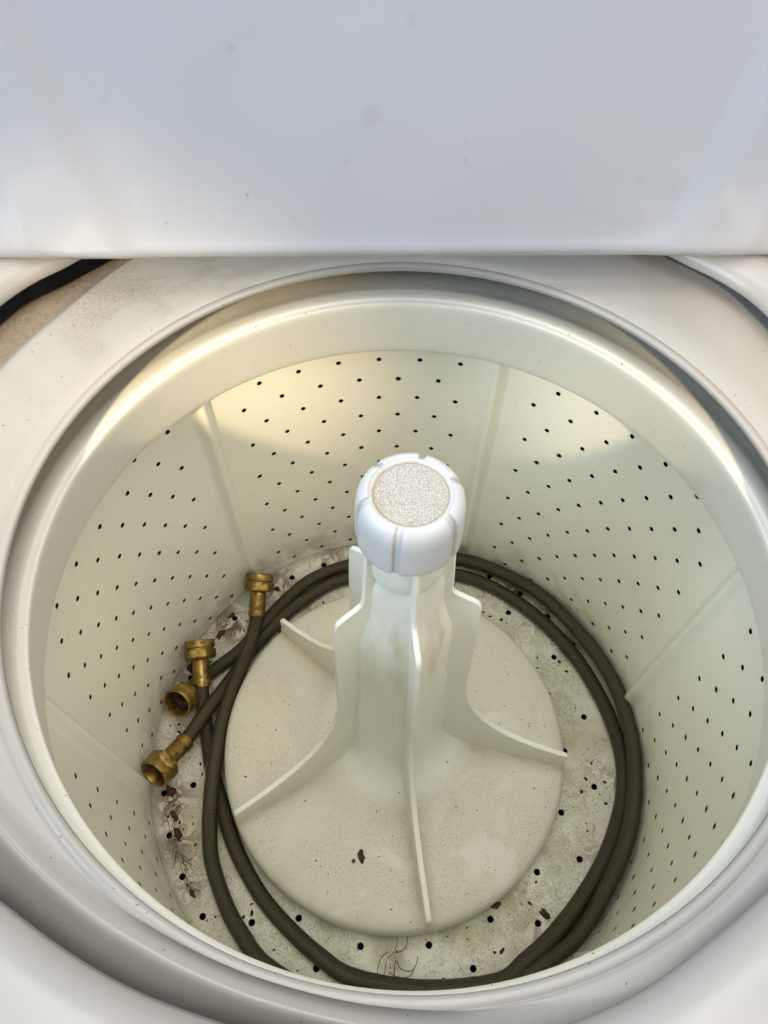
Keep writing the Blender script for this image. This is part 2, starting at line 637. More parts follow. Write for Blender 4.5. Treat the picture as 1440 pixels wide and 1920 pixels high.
def lid_pt(x, h, dep):
    p = o0 + lz * h + ln * dep
    return mp(x, p.y, p.z)


NXL, NHL = 170, 110
for j in range(NHL + 1):
    h = LID_H * j / NHL
    if j <= 8:
        h = [0.0, .0006, .0016, .003, .005, .008, .012, .018, .028][j]
    else:
        h = .028 + (LID_H - .028) * (j - 8) / (NHL - 8)
    for i in range(NXL + 1):
        x = -LID_W + 2 * LID_W * i / NXL
        e = min(LID_W - abs(x), LID_H - h)
        dep = -0.006 * (1 - sstep(0, .018, e))
        q = max(0.0, 1 - h / .012)
        dep += -.0065 * q * q                              # rounded lower fold
        # pressed panel: a raised field with U-shaped border, and the rolled border of the lid
        wu = .196 + .34 * h - .60 * h * h if h < .22 else .2418 + .05 * (h - .22)
        sa, sb = wu - abs(x - .012), (h - .0045) * 1.3
        su = min(sa, sb) - max(0.0, .022 - abs(sa - sb)) ** 2 / (4 * .022)
        dep -= .0085 * sstep(-.015, .015, su)
        sa, sb = .279 - abs(x - .007), (h + .0005)
        su = min(sa, sb) - max(0.0, .03 - abs(sa - sb)) ** 2 / (4 * .03)
        dep -= .0040 * (1 - sstep(-.006, .010, su))
        dx_ = x + .1270 + .06 * (h - .04)
        dep -= .0005 * math.exp(-(dx_ / .006) ** 2) * sstep(.11, .05, h)          # a slight vertical dent
        # faint pressed-in waviness of the sheet
        dep += .00035 * math.sin(x * 23 + h * 9) * math.sin(h * 17 + 1.0) + .0002 * math.sin(x * 51 - h * 31)
        lv.append(lid_pt(x, h, dep))
W1 = NXL + 1
for j in range(NHL):
    for i in range(NXL):
        lf.append((j * W1 + i, j * W1 + i + 1, (j + 1) * W1 + i + 1, (j + 1) * W1 + i))
edge = [i for i in range(W1)] + [j * W1 + NXL for j in range(1, NHL + 1)] + [NHL * W1 + i for i in range(NXL - 1, -1, -1)] + [j * W1 for j in range(NHL - 1, 0, -1)]
b0 = len(lv)
for e in edge:
    j, i = divmod(e, W1)
    x = -LID_W + 2 * LID_W * i / NXL
    h = (Vector(lv[e]) - Vector(lid_pt(x, 0, 0))).dot(Vector(lid_pt(0, 1, 0)) - Vector(lid_pt(0, 0, 0)))
    lv.append(lid_pt(x, h + (.0008 if j == 0 else 0), -LID_T))
ne = len(edge)
for k in range(ne):
    k2 = (k + 1) % ne
    lf.append((edge[k2], edge[k], b0 + k, b0 + k2))
lf.append(tuple(b0 + k for k in range(ne)))


def lid_hit(px, py):
    d = fw + r2 * ((px - 720) / FPX) - u2 * ((py - 960) / FPX)
    o = CAM / S
    p0 = Vector(lid_pt(0, .1, -.0085))
    nn = Vector(lid_pt(0, .1, 1)) - Vector(lid_pt(0, .1, 0))
    t = (p0 - o).dot(nn) / d.dot(nn)
    return tuple((o + d * t) * S)


LS = [((432, 90), .0042, .22), ((772, 38), .0045, .16), ((195, 187), .0045, .12), ((698, 215), .010, .14), ((463, 366), .0019, .75), ((312, 418), .0018, .6),
      ((872, 299), .0026, .22), ((875, 266), .0028, .16), ((648, 302), .003, .12), ((1315, 325), .003, .3), ((1365, 422), .003, .2), ((1318, 449), .0024, .3),
      ((1200, 338), .003, .12), ((8, 302), .004, .12), ((550, 410), .003, .1)]
lid = mk("lid", lv, lf, mat_lid([(lid_hit(*p), r * S, k) for p, r, k in LS]), washer)
recalc(lid)
sharp(lid, 40)
for s in (-1, 1):                                          # hinge brackets behind the lid
    V, F = [], []
    c = [(-.018, .250, .028), (.018, .250, .028), (.018, .290, .028), (-.018, .290, .028), (-.014, .256, .085), (.014, .256, .085), (.014, .268, .085), (-.014, .268, .085)]
    V = [mp(x + s * .25, y, z) for x, y, z in c]
    F = [(0, 3, 2, 1), (4, 5, 6, 7), (0, 1, 5, 4), (1, 2, 6, 5), (2, 3, 7, 6), (3, 0, 4, 7)]
    mk("hinge", V, F, M['steel'], lid, smooth=False)


# ------------------------------------------------------------------ wash basket
def wall_R(z):
    return .3022 + .0331 * (z + .1)


FLOOR = -.5165
WZ0, WZ1 = -.075, FLOOR + .013
RIB = [R_(-43.6 + 60 * k) for k in range(6)]
HALF = .1401 / 2
DZ = .0279
U0 = RIB[0]                                                # seam hidden under a rib
KU = .295                                                  # angle -> flat length


def cdt_sheet(outer, holes, hr, seg, grid):
    verts, edges = [], []
    n0 = 0
    for p in outer:
        verts.append(Vector(p))
    n0 = len(outer)
    for i in range(n0):
        edges.append((i, (i + 1) % n0))
    hole_idx = []
    cell = {}
    for hx, hy in holes:
        ids = []
        for k in range(seg):
            a = 2 * math.pi * k / seg
            ids.append(len(verts))
            verts.append(Vector((hx + hr * math.cos(a), hy + hr * math.sin(a))))
        for k in range(seg):
            edges.append((ids[k], ids[(k + 1) % seg]))
        hole_idx.append(ids)
        cell.setdefault((int(hx // .02), int(hy // .02)), []).append((hx, hy))

    def near(x, y, d):
        cx, cy = int(x // .02), int(y // .02)
        for i in (-1, 0, 1):
            for j in (-1, 0, 1):
                for hx, hy in cell.get((cx + i, cy + j), ()):
                    if (hx - x) ** 2 + (hy - y) ** 2 < d * d:
                        return True
        return False
    for hx, hy in holes:                                   # an outer ring of support points round each hole
        for k in range(8):
            a = 2 * math.pi * (k + .5) / 8
            verts.append(Vector((hx + 1.9 * hr * math.cos(a), hy + 1.9 * hr * math.sin(a))))
    for g in grid:
        if not near(g[0], g[1], 2.5 * hr):
            verts.append(Vector(g))
    v, e, f, ov, oe, of = delaunay_2d_cdt(verts, edges, [], 0, 1e-6)
    remap = {}
    for i, src in enumerate(ov):
        for s_ in src:
            remap[s_] = i
    tris = []
    for t in f:
        cx = sum(v[i][0] for i in t) / 3
        cy = sum(v[i][1] for i in t) / 3
        if not near(cx, cy, hr * .97):
            tris.append(tuple(t))
    return [tuple(p) for p in v], tris, [[remap[i] for i in ids] for ids in hole_idx]


# wall: six fields of punched holes between the ribs
holes = []
HR = .0026
t_first = -.5463 - HALF                                     # first column of the back field
for s in range(6):
    for h in range(12):
        th = t_first + s * math.pi / 3 + h * HALF
        for r in range(13):
            if (r % 2 == 1) == (h % 2 == 0):
                z = -.1555 - r * DZ
                u = ((th - U0) % (2 * math.pi)) * KU
                holes.append((u + rnd.gauss(0, .00025), z + rnd.gauss(0, .00025)))
UL = 2 * math.pi * KU
NU = 150
zs = [WZ0 + (WZ1 - WZ0) * j / 22 for j in range(23)]
outer = [(UL * i / NU, WZ1) for i in range(NU)] + [(UL, WZ1 + (WZ0 - WZ1) * j / 22) for j in range(22)] + [(UL - UL * i / NU, WZ0) for i in range(NU)] + [(0, WZ0 + (WZ1 - WZ0) * j / 22) for j in range(22)]
grid = [(UL * (i + .5 * (j % 2)) / NU, zs[j]) for j in range(1, 22) for i in range(1, NU)]
v2, tris, hloops = cdt_sheet(outer, holes, HR, 12, grid)


def wmap(u, z, off=0.0):
    return pt(wall_R(z) + off, U0 + u / KU, z)


V = [wmap(u, z) for u, z in v2]
NRM = [Vector((-math.sin(U0 + u / KU), -math.cos(U0 + u / KU), .033)).normalized() for u, z in v2]
F = []
for t in tris:
    a, b, c = (Vector(V[i]) for i in t)
    nn = (b - a).cross(c - a)
    F.append(t if nn.dot(NRM[t[0]]) > 0 else (t[0], t[2], t[1]))
for ids in hloops:                                          # thickness of the sheet in every hole
    cu = sum(v2[i][0] for i in ids) / len(ids)
    cz = sum(v2[i][1] for i in ids) / len(ids)
    q = []
    for i in ids:
        q.append(len(V))
        V.append(wmap(cu + (v2[i][0] - cu) * .93, cz + (v2[i][1] - cz) * .93, .0022))
        d = Vector((v2[i][0] - cu, v2[i][1] - cz)).normalized()
        NRM.append((NRM[i] * .8 - Vector((0, 0, d.y)) * .6).normalized())
    for k in range(len(ids)):
        k2 = (k + 1) % len(ids)
        F.append((ids[k2], ids[k], q[k], q[k2]))
rim = [0.0] * len(V)
n0 = len(v2)
for hi, ids in enumerate(hloops):
    x_, y_, z_ = V[ids[0]]
    pr = .10 + .30 * sstep(.10, .25, x_) * sstep(-.02, -.12, y_)
    k = rnd.uniform(.5, 1.0) if rnd.random() < pr else .10
    for i in ids:
        rim[i] = k * .7
    for q in range(12):
        rim[n0 + hi * 12 + q] = k
basket = mk("wash_basket", V, F, M['basket'], washer, normals=NRM, attrs={"rim": rim, "low": [sstep(-.40, -.50, p[2]) for p in V]})

# ribs pressed into the wall
for th0 in RIB:
    V, F = [], []
    nz, nx = 26, 17
    for j in range(nz + 1):
        z = -.08 + (FLOOR + .012 + .08) * j / nz
        wd = .0105
        hgt = .0095 * (1 - sstep(-.470, -.500, z))
        for i in range(nx):
            s = -1 + 2 * i / (nx - 1)
            prof = math.exp(-(s * 2.1) ** 2) - math.exp(-2.1 ** 2)
            V.append(pt(wall_R(z) + .0006 - hgt * prof, th0 + s * wd * 1.5 / wall_R(z), z))
    for j in range(nz):
        for i in range(nx - 1):
            F.append((j * nx + i, j * nx + i + 1, (j + 1) * nx + i + 1, (j + 1) * nx + i))
    mk("rib", V, F, M['basket'], basket, attrs={"low": [sstep(-.40, -.50, p[2]) for p in V]})

# floor with three rings of drain holes, turned up into the wall
RF = wall_R(FLOOR + .013) - .0125
fl_holes = []
for rr, step, ph in ((.2088, 20, 46.7), (.2418, 20, 56.7), (.2752, 10, -34.0)):
    k = 0
    while k * step < 359:
        a = R_(ph + k * step)
        fl_holes.append((rr * math.sin(a) + rnd.gauss(0, .0004), rr * math.cos(a) + rnd.gauss(0, .0004)))
        k += 1
ARC = math.pi / 2 * .0125
SO = RF + ARC
NO = 160
outer = [(SO * math.sin(2 * math.pi * k / NO), SO * math.cos(2 * math.pi * k / NO)) for k in range(NO)]
grid = []
for rr in [.0, .03, .06, .09, .12, .15, .17, .185, .20, .215, .23, .245, .26, .27, RF, RF + ARC * .25, RF + ARC * .5, RF + ARC * .75]:
    n = max(1, int(2 * math.pi * rr / .013))
    grid += [(rr * math.sin(2 * math.pi * (k + .5) / n), rr * math.cos(2 * math.pi * (k + .5) / n)) for k in range(n)]
FHR = .0037
v2, tris, hloops = cdt_sheet(outer, fl_holes, FHR, 14, grid)


def fmap(x, y, down=0.0):
    s = math.hypot(x, y)
    if s <= RF + 1e-6:
        return (x, y, FLOOR - down), Vector((0, 0, 1))
    a = min((s - RF) / .0125, math.pi / 2)
    r = RF + .0125 * math.sin(a)
    return (x / s * r, y / s * r, FLOOR + .0125 * (1 - math.cos(a)) - down), Vector((-x / s * math.sin(a), -y / s * math.sin(a), math.cos(a)))


V, NRM = [], []
for x, y in v2:
    p, nn = fmap(x, y)
    V.append(p)
    NRM.append(nn)
F = []
for t in tris:
    a, b, c = (Vector(V[i]) for i in t)
    F.append(t if (b - a).cross(c - a).dot(NRM[t[0]]) > 0 else (t[0], t[2], t[1]))
for ids in hloops:
    cx = sum(v2[i][0] for i in ids) / len(ids)
    cy = sum(v2[i][1] for i in ids) / len(ids)
    q = []
    for i in ids:
        d = Vector((v2[i][0] - cx, v2[i][1] - cy))
        q.append(len(V))
        p, nn = fmap(cx + d.x * .85, cy + d.y * .85, .0028)
        V.append(p)
        d.normalize()
        NRM.append((nn * .8 - Vector((d.x, d.y, 0)) * .6).normalized())
    for k in range(len(ids)):
        k2 = (k + 1) % len(ids)
        F.append((ids[k2], ids[k], q[k], q[k2]))


RUSTY = [(-.225, .150, .030, 1.0), (-.17, .212, .028, .9), (-.10, .258, .02, .8), (-.255, -.075, .022, 1.0), (-.240, -.12, .022, .9), (-.215, -.165, .016, .8),
         (.15, .225, .022, .9), (.19, .19, .02, .9), (.225, .15, .02, .9), (.10, .25, .02, .8), (-.13, .19, .022, .7), (.265, -.02, .012, .8), (.012, -.218, .012, .6), (.17, -.19, .03, .55), (.23, -.1, .02, .5),
         (-.265, .08, .025, .8), (-.25, .01, .02, .7)]


def fl_rust(p):
    m = .07
    for x, y, sg, k in RUSTY:
        m = max(m, k * math.exp(-((p[0] - x) ** 2 + (p[1] - y) ** 2) / (sg * sg)))
    return m


mk("basket_floor", V, F, M['floor'], basket, normals=NRM,
   attrs={"rust": [fl_rust(p) for p in V], "inner": [1 - .75 * sstep(.215, .25, math.hypot(p[0], p[1])) for p in V],
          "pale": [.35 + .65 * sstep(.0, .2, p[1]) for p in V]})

# balance ring: the wide smooth ring that crowns the basket
prof = [(.304, -.110), (.315, -.060), (.314, -.0470), (.303, -.0430), (.290, -.0408), (.280, -.0394), (.2735, -.0382), (.2695, -.0368), (.2660, -.0360), (.2600, -.0356), (.2562, -.0354),
        (.2553, -.0358), (.2547, -.0366), (.2520, -.0370), (.2510, -.0370), (.2503, -.0378), (.2500, -.0390), (.2502, -.0425), (.2512, -.048), (.2545, -.063), (.2585, -.081),
        (.2625, -.0985), (.2640, -.1050), (.2652, -.1080), (.2668, -.1100), (.270, -.1115), (.285, -.1125), (.303, -.1125)]


def bal_dirt(i, th, v):
    d = math.degrees(wrap(th))
    return (1.0 if i < 8 else .10) * (.3 + .7 * sstep(-110, -80, d) * (1 - sstep(75, 110, d)))


lathe("balance_ring", prof, 220, M['balance'], basket, {"dirt": bal_dirt})

# ------------------------------------------------------------------ agitator
FIN = [R_(95 + 72 * k) for k in range(5)]
body = [(.0195, -.004), (.0235, -.008), (.0268, -.016), (.0278, -.026), (.0276, -.036), (.0262, -.043), (.0248, -.048), (.0246, -.056), (.0252, -.075), (.0262, -.11), (.0275, -.15),
        (.0290, -.19), (.0305, -.23), (.0322, -.265), (.0342, -.300), (.0372, -.334), (.0420, -.365), (.0495, -.392), (.0610, -.4130), (.0770, -.4285), (.0970, -.4400),
        (.1200, -.4480), (.1440, -.4545), (.1660, -.4595), (.1800, -.4625), (.1885, -.4648), (.1930, -.4672), (.1962, -.4715), (.1980, -.4775), (.1988, -.487), (.1986, -.499), (.1972, -.503), (.190, -.504)]


def base_z(r):
    for (r0, z0), (r1, z1) in zip(body[7:], body[8:]):
        if r0 <= r <= r1:
            return z0 + (z1 - z0) * (r - r0) / (r1 - r0)
    return -.504


def smooth_prof(P, sub=3):
    return [(p.x, p.y) for p in catmull([(r, z, 0) for r, z in P], sub)]


bprof = smooth_prof(body, 2)


def body_pt(r, z):
    web = (.0035 * sstep(-.045, -.060, z) + .0095 * sstep(-.085, -.140, z)) * (1 - sstep(-.33, -.415, z))

    def f(th):
        k = sum(math.exp(-(wrap(th - a) * r / (.008 + .007 * sstep(-.085, -.14, z))) ** 2) for a in FIN)
        return pt(r + web * k, th, z)
    return f


def ag_disc(i, th, v):
    r = math.hypot(v[0], v[1])
    return sstep(.060, .095, r) * (1 - .55 * sstep(.19, .199, r))


def ag_stain(i, th, v):
    z = v[2]
    m = max(math.exp(-((z + .125) / .03) ** 2) * .95, .8 * math.exp(-((z + .165) / .035) ** 2))
    m *= 1 - max(math.exp(-(wrap(th - a) / .16) ** 2) for a in FIN)
    r = math.hypot(v[0], v[1])
    if r > .075 and z < -.42:                                # grime along the foot of every fin
        m = max(m, .85 * max(math.exp(-((abs(wrap(th - a)) * r - .003) / .005) ** 2) for a in FIN) * sstep(.075, .10, r))
    return m


agit = ringmesh("agitator", [body_pt(r, z) for r, z in bprof], 420, M['agit'], washer, {"disc": ag_disc, "stain": ag_stain})

fin_edge = [(.0305, -.006), (.0318, -.009), (.0335, -.040), (.0352, -.073), (.0368, -.0785), (.0415, -.082), (.0520, -.0885), (.0560, -.0915), (.0578, -.096), (.0585, -.103),
            (.0600, -.13), (.0612, -.165), (.0622, -.205), (.0630, -.245), (.0642, -.272), (.0672, -.290), (.0725, -.310), (.0800, -.330), (.0900, -.3495), (.1030, -.3685), (.1180, -.3845), (.1350, -.3985),
            (.1520, -.4100), (.1690, -.4195), (.1830, -.4265), (.1905, -.4300), (.1930, -.4322), (.1940, -.4355), (.1938, -.4400)]
low = [(.1936, -.472), (.18, -.468), (.15, -.462), (.12, -.454), (.09, -.444), (.07, -.431), (.055, -.413), (.043, -.380), (.035, -.335), (.029, -.26), (.026, -.18), (.022, -.09), (.020, -.012)]
TH = .0021
for a in FIN:
    d = Vector((math.sin(a), math.cos(a), 0))
    nn = Vector((math.cos(a), -math.sin(a), 0))
    poly = fin_edge + low
    V, F = [], []
    m = len(poly)
    # rounded outer edge: five rings across the thickness
    cen = []
    for i, (r, z) in enumerate(poly):
        p0, p1 = poly[i - 1], poly[(i + 1) % m]
        tx, tz = p1[0] - p0[0], p1[1] - p0[1]
        L = math.hypot(tx, tz)
        ox, oz = -tz / L, tx / L                            # outward in the fin's own plane
        cen.append((ox, oz))
    for sd, inset in ((-1, .0026), (-1, .0010), (-.55, .0002), (0, 0), (.55, .0002), (1, .0010), (1, .0026)):
        for i, (r, z) in enumerate(poly):
            ox, oz = cen[i]
            ins = inset if i < len(fin_edge) else 0
            thick = TH * (1 + .25 * sstep(-.05, -.42, z))
            V.append(d * (r - ox * ins) + nn * (sd * thick) + Vector((0, 0, z - oz * ins)))
    for k in range(6):
        for i in range(m):
            i2 = (i + 1) % m
            F.append((k * m + i, k * m + i2, (k + 1) * m + i2, (k + 1) * m + i))
    F.append(tuple(range(m)))
    F.append(tuple(6 * m + i for i in reversed(range(m))))
    nv = len(V)
    o = mk("fin", V, F, M['agit'], agit, attrs={"disc": [.35 * sstep(-.40, -.45, v[2]) * sstep(.0, .02, .02) * (1 if v[2] < base_z(math.hypot(v[0], v[1])) + .012 else 0) for v in V], "stain": [0.0] * nv})
    recalc(o)
    sharp(o, 35)

# cap with six raised grip segments and a leather-grained disc
cprof = [(.0228, .0372), (.0236, .0384), (.0243, .0392), (.0250, .0393), (.0258, .0389), (.0275, .0380), (.0293, .0360), (.0306, .0330), (.0314, .0290), (.0318, .0240), (.0320, .014), (.0322, .0), (.0318, -.0040),
         (.0302, -.0080), (.0270, -.0100), (.0225, -.0106), (.0185, -.0106)]
lathe("cap", cprof, 120, M['cap'], agit, {"dirt": lambda i, th, v: (.8 if i < 2 else (.55 * sstep(.004, -.006, v[2]) if i > 9 else .45))})
V, F, A = [(0, 0, .0378)], [], [0.0]
for r in [.004, .008, .012, .016, .0195, .0218, .0232, .0236]:
    for k in range(72):
        V.append(pt(r, 2 * math.pi * k / 72, .0378 + .0004 * math.cos(r / .0236 * math.pi / 2) - (.0006 if r > .0233 else 0)))
        A.append(sstep(.0212, .0236, r))
for k in range(72):
    F.append((0, 1 + (k + 1) % 72, 1 + k))
for i in range(7):
    for k in range(72):
        k2 = (k + 1) % 72
        F.append((1 + i * 72 + k, 1 + i * 72 + k2, 1 + (i + 1) * 72 + k2, 1 + (i + 1) * 72 + k))
recalc(mk("textured_disc", V, F, M['disc'], agit, attrs={"dirt": A}))
GR = [12, 68, 126, 192, 253, 313]
seg_prof = cprof[3:13]
for gi in range(6):
    a0, a1 = R_(GR[gi]), R_(GR[(gi + 1) % 6] + (360 if gi == 5 else 0))
    gap = R_(4.2)
    V, F = [], []
    na = 15
    rows_ = []
    # closed shell: outer surface raised over the cap, sunk at its border
    P = smooth_prof([(r, z) for r, z in seg_prof], 3)
    np_ = len(P)
    for j, (r, z) in enumerate(P):
        pj0, pj1 = P[max(j - 1, 0)], P[min(j + 1, np_ - 1)]
        tx, tz = pj1[0] - pj0[0], pj1[1] - pj0[1]
        L = math.hypot(tx, tz)
        nx_, nz_ = -tz / L, tx / L
        if nx_ < 0:
            nx_, nz_ = -nx_, -nz_
        for i in range(na + 4):
            if i < 2:
                t = 0.0 if i == 0 else .006
            elif i > na + 1:
                t = 1.0 if i == na + 3 else .994
            else:
                t = .03 + .94 * (i - 2) / (na - 1)
            edge_ = min(i, na + 3 - i, j, np_ - 1 - j)
            hgt = {0: -.0006, 1: .0019}.get(edge_, .0024)
            th = (a0 + gap) + (a1 - a0 - 2 * gap) * t
            V.append(pt(r + nx_ * hgt, th, z + nz_ * hgt))
    nw = na + 4
    for j in range(np_ - 1):
        for i in range(nw - 1):
            F.append((j * nw + i, j * nw + i + 1, (j + 1) * nw + i + 1, (j + 1) * nw + i))
    o = mk("grip_segment", V, F, M['cap'], agit, attrs={"dirt": [.25 * sstep(.01, -.004, v[2]) for v in V]})
    recalc(o)

# ------------------------------------------------------------------ braided hoses
HRAD = .0087
A_pts = [(-.1885, .1590, -.490), (-.1878, .1400, -.490), (-.1895, .1164, -.487), (-.1941, .0831, -.485), (-.2005, .0547, -.484), (-.2066, .0145, -.484), (-.2076, -.0358, -.484), (-.2056, -.0765, -.487),
         (-.2024, -.1088, -.496), (-.1949, -.1399, -.506), (-.1716, -.1807, -.506), (-.1499, -.2071, -.506), (-.1205, -.2331, -.506), (-.055, -.258, -.506), (.03, -.263, -.506), (.11, -.245, -.506),
         (.1803, -.2044, -.506), (.2118, -.1783, -.502), (.2385, -.1390, -.491), (.2565, -.1052, -.481), (.2685, -.0725, -.478), (.2765, -.0318, -.4765), (.2785, .0090, -.4755), (.2742, .0525, -.4755),
         (.2632, .0940, -.476), (.2425, .1365, -.479), (.2135, .1780, -.484), (.1748, .2165, -.488), (.1268, .2455, -.496), (.0799, .2621, -.501), (.02, .266, -.504), (-.03, .262, -.506),
         (-.0677, .2499, -.506), (-.0999, .2369, -.506), (-.1309, .2167, -.506), (-.1625, .1792, -.506), (-.1829, .1476, -.506), (-.2055, .1124, -.506), (-.2349, .0830, -.506), (-.2489, .0629, -.5)]
B_pts = [(-.24, .0577, -.484), (-.2373, .041, -.489), (-.2284, .0066, -.5045), (-.2147, -.0368, -.506), (-.193, -.0835, -.506), (-.1817, -.1058, -.506), (-.165, -.1326, -.506), (-.1358, -.1682, -.506),
         (-.1028, -.1968, -.506), (-.0659, -.2216, -.506), (-.0306, -.2375, -.506), (.04, -.243, -.506), (.118, -.232, -.506), (.1492, -.2111, -.506), (.1815, -.1847, -.506), (.2159, -.1469, -.506),
         (.243, -.1078, -.506), (.2615, -.0672, -.506), (.2710, -.0311, -.505), (.2725, .006, -.504), (.2665, .0443, -.505), (.2552, .0807, -.506), (.2352, .1219, -.506), (.2038, .1644, -.506),
         (.1632, .2007, -.506), (.1206, .2262, -.506), (.0783, .24, -.506), (.02, .243, -.506), (-.03, .239, -.506), (-.0681, .2281, -.506), (-.0944, .2182, -.506), (-.1182, .2012, -.506),
         (-.1475, .1746, -.506), (-.1764, .1366, -.506), (-.1917, .1133, -.506), (-.2063, .0787, -.503), (-.2173, .0469, -.49), (-.2291, .0209, -.484), (-.2395, -.0005, -.484), (-.2475, -.0155, -.483)]
nuts = {'A': (-.1880, .1940, -.4700), 'C': (-.2590, .0345, -.4770), 'B': (-.2470, .0955, -.4690), 'D': (-.2640, -.0490, -.4670)}


def coupling(parent, start, nut, spin):
    """brass swivel nut with its ferrule; start = where the hose ends, nut = centre of the nut"""
    a = Vector(start)
    n = Vector(nut)
    ax = (n - a).normalized()
    ref = Vector((0, 0, 1))
    e1 = (ref - ax * ref.dot(ax)).normalized()
    e2 = ax.cross(e1)

    def ring(off, rf, V, N=48):
        for k in range(N):
            t = 2 * math.pi * k / N
            rr = rf(t + spin) if callable(rf) else rf
            V.append(n + ax * off + e1 * (rr * math.cos(t)) + e2 * (rr * math.sin(t)))

    def hexr(R, round_):
        def f(t):
            t = (t % (math.pi / 3)) - math.pi / 6
            return min(R * math.cos(math.pi / 6) / math.cos(t), R * round_)
        return f
    N = 48
    rings = [(-.0115, .0085), (-.0120, .0105), (-.0116, hexr(.0168, .93)), (-.0105, hexr(.0188, .955)), (-.0090, hexr(.0200, .965)), (-.0015, hexr(.0202, .965)), (.0000, hexr(.0196, .95)),
             (.0006, .0170), (.0018, .0168), (.0026, .0180), (.0034, .0186), (.0095, .0187), (.0112, .0183), (.0118, .0176), (.0116, .0160), (.0100, .0152), (-.0030, .0150), (-.0036, .0060)]
    V, F = [], []
    for off, rf in rings:
        ring(off, rf, V)
    for i in range(len(rings) - 1):
        for k in range(N):
            k2 = (k + 1) % N
            F.append((i * N + k, i * N + k2, (i + 1) * N + k2, (i + 1) * N + k))
    o = mk("coupling_nut", V, F, M['brass'], parent)
    recalc(o)
    sharp(o, 32)
    # ferrule crimped on the hose
    V, F = [], []
    L = (n - a).length
    fr = [(-L - .004, .0102), (-L - .0035, .0110), (-L + .002, .0112), (-L + .004, .0104), (-L + .007, .0104), (-L + .009, .0110), (-L + .012, .0105), (-L + .018, .0103), (-.016, .0100), (-.0125, .0098), (-.0105, .0090)]
    for off, rf in fr:
        ring(off, rf, V, 32)
    for i in range(len(fr) - 1):
        for k in range(32):
            k2 = (k + 1) % 32
            F.append((i * 32 + k, i * 32 + k2, (i + 1) * 32 + k2, (i + 1) * 32 + k))
    f_ = mk("ferrule", V, F, M['brass'], o)
    recalc(f_)
    sharp(f_, 40)
    V, F = [], []
    for off, rf in ((-.0030, .0149), (-.0008, .0147), (-.0006, .0085), (-.0030, .0082)):
        ring(off, rf, V, 32)
    for i in range(3):
        for k in range(32):
            k2 = (k + 1) % 32
            F.append((i * 32 + k, i * 32 + k2, (i + 1) * 32 + k2, (i + 1) * 32 + k))
    recalc(mk("washer_seal", V, F, M['rubber'], o))


def hose(pts, e0, e1, label, spin):
    root = empty("braided_hose", (pts[12][0], pts[12][1], FLOOR))
    tag(root, label, "hose", "braided hoses coiled in the basket")
    path = catmull(pts, 10)
    L_ = len(path)
    for i, p in enumerate(path):
        e_ = min(1.0, min(i, L_ - 1 - i) / 25)
        p.x += e_ * .0008 * math.sin(i * .085 + spin * 9)
        p.y += e_ * .0008 * math.sin(i * .067 + spin * 5)
    V, F, UV = [], [], []
    tube_data(path, lambda t: HRAD * (1 + .02 * math.sin(t * 41 + spin * 7)), 24, V, F, UV)
    mk("braided_tube", V, F, M['braid'], root, uvs=UV)
    coupling(root, pts[0], nuts[e0], spin)
    coupling(root, pts[-1], nuts[e1], spin + .4)


hose(A_pts, 'A', 'C', "braided hose lying on top, brass end nearest the back rib, outermost in the coil", .2)
hose(B_pts, 'B', 'D', "braided hose of the inner coil, one brass end pointing open towards the viewer", .5)


# ------------------------------------------------------------------ dirt lying in the basket
def flake(name, p, size, mat, label, cat, group, stretch=1.0, ang=0.0, seed=0, hgt=.3):
    r = random.Random(seed)
    n = 11
    V, F = [], []
    for lay, (sc, z) in enumerate(((1.0, 0.0), (.9, hgt * .7), (.45, hgt))):
        for k in range(n):
            if lay == 0:
                pass
            t = 2 * math.pi * k / n
            random.seed(seed * 31 + k)
            rr = size * sc * (.55 + .75 * random.random())
            x, y = rr * math.cos(t) * stretch, rr * math.sin(t)
            V.append((p[0] + x * math.cos(ang) - y * math.sin(ang), p[1] + x * math.sin(ang) + y * math.cos(ang), p[2] + z * size))
    for i in range(2):
        for k in range(n):
            k2 = (k + 1) % n
            F.append((i * n + k, i * n + k2, (i + 1) * n + k2, (i + 1) * n + k))
    F.append(tuple(2 * n + k for k in range(n)))
    F.append(tuple(reversed(range(n))))
    o = mk(name, V, F, mat, None, origin=p)
    return tag(o, label, cat, group)


FG = "dirt flakes in the basket"
DZB = base_z(.133)
flake("dirt_flake", (-.0283, -.1306, base_z(.134) + .0003), .0042, M['dirt'], "dark crumb of dirt on the agitator base left of the front fin", "dirt", FG, 1.9, 1.75, 3, .5)
flake("dirt_flake", (-.0365, -.1350, base_z(.140) + .0003), .0026, M['rust'], "small brown crumb just left of the dark crumb on the agitator base", "dirt", FG, 1.0, 0, 5, .6)
flake("dirt_flake", (.1205, -.1610, FLOOR + .0003), .0046, M['rust'], "dark red rust flake tucked against the agitator rim at front right", "dirt", FG, 1.3, .6, 8, .5)
flake("dirt_flake", (.1740, -.1655, FLOOR + .0003), .0042, M['dirt'], "dark flake on the floor near the hoses at front right", "dirt", FG, 1.7, -.4, 9, .4)
flake("dirt_flake", (-.1720, .2095, FLOOR + .0003), .0046, M['rust'], "rusty flake on the floor beside the uppermost brass coupling", "dirt", FG, 1.4, .8, 12, .4)
flake("dirt_flake", (-.1081, .2640, FLOOR + .0003), .0042, M['rust'], "round rust spot on the floor by the back wall left of the agitator", "dirt", FG, 1.1, .2, 14, .4)
flake("dirt_flake", (-.2655, .0900, FLOOR + .0003), .0075, M['dirt'], "black dirt lump between the two middle brass couplings and the wall", "dirt", FG, 1.3, 1.3, 17, .5)
flake("dirt_flake", (-.2420, -.1110, FLOOR + .0003), .0045, M['dirt'], "dark lump on the floor at left below the lint trail", "dirt", FG, 1.9, -.9, 21, .5)
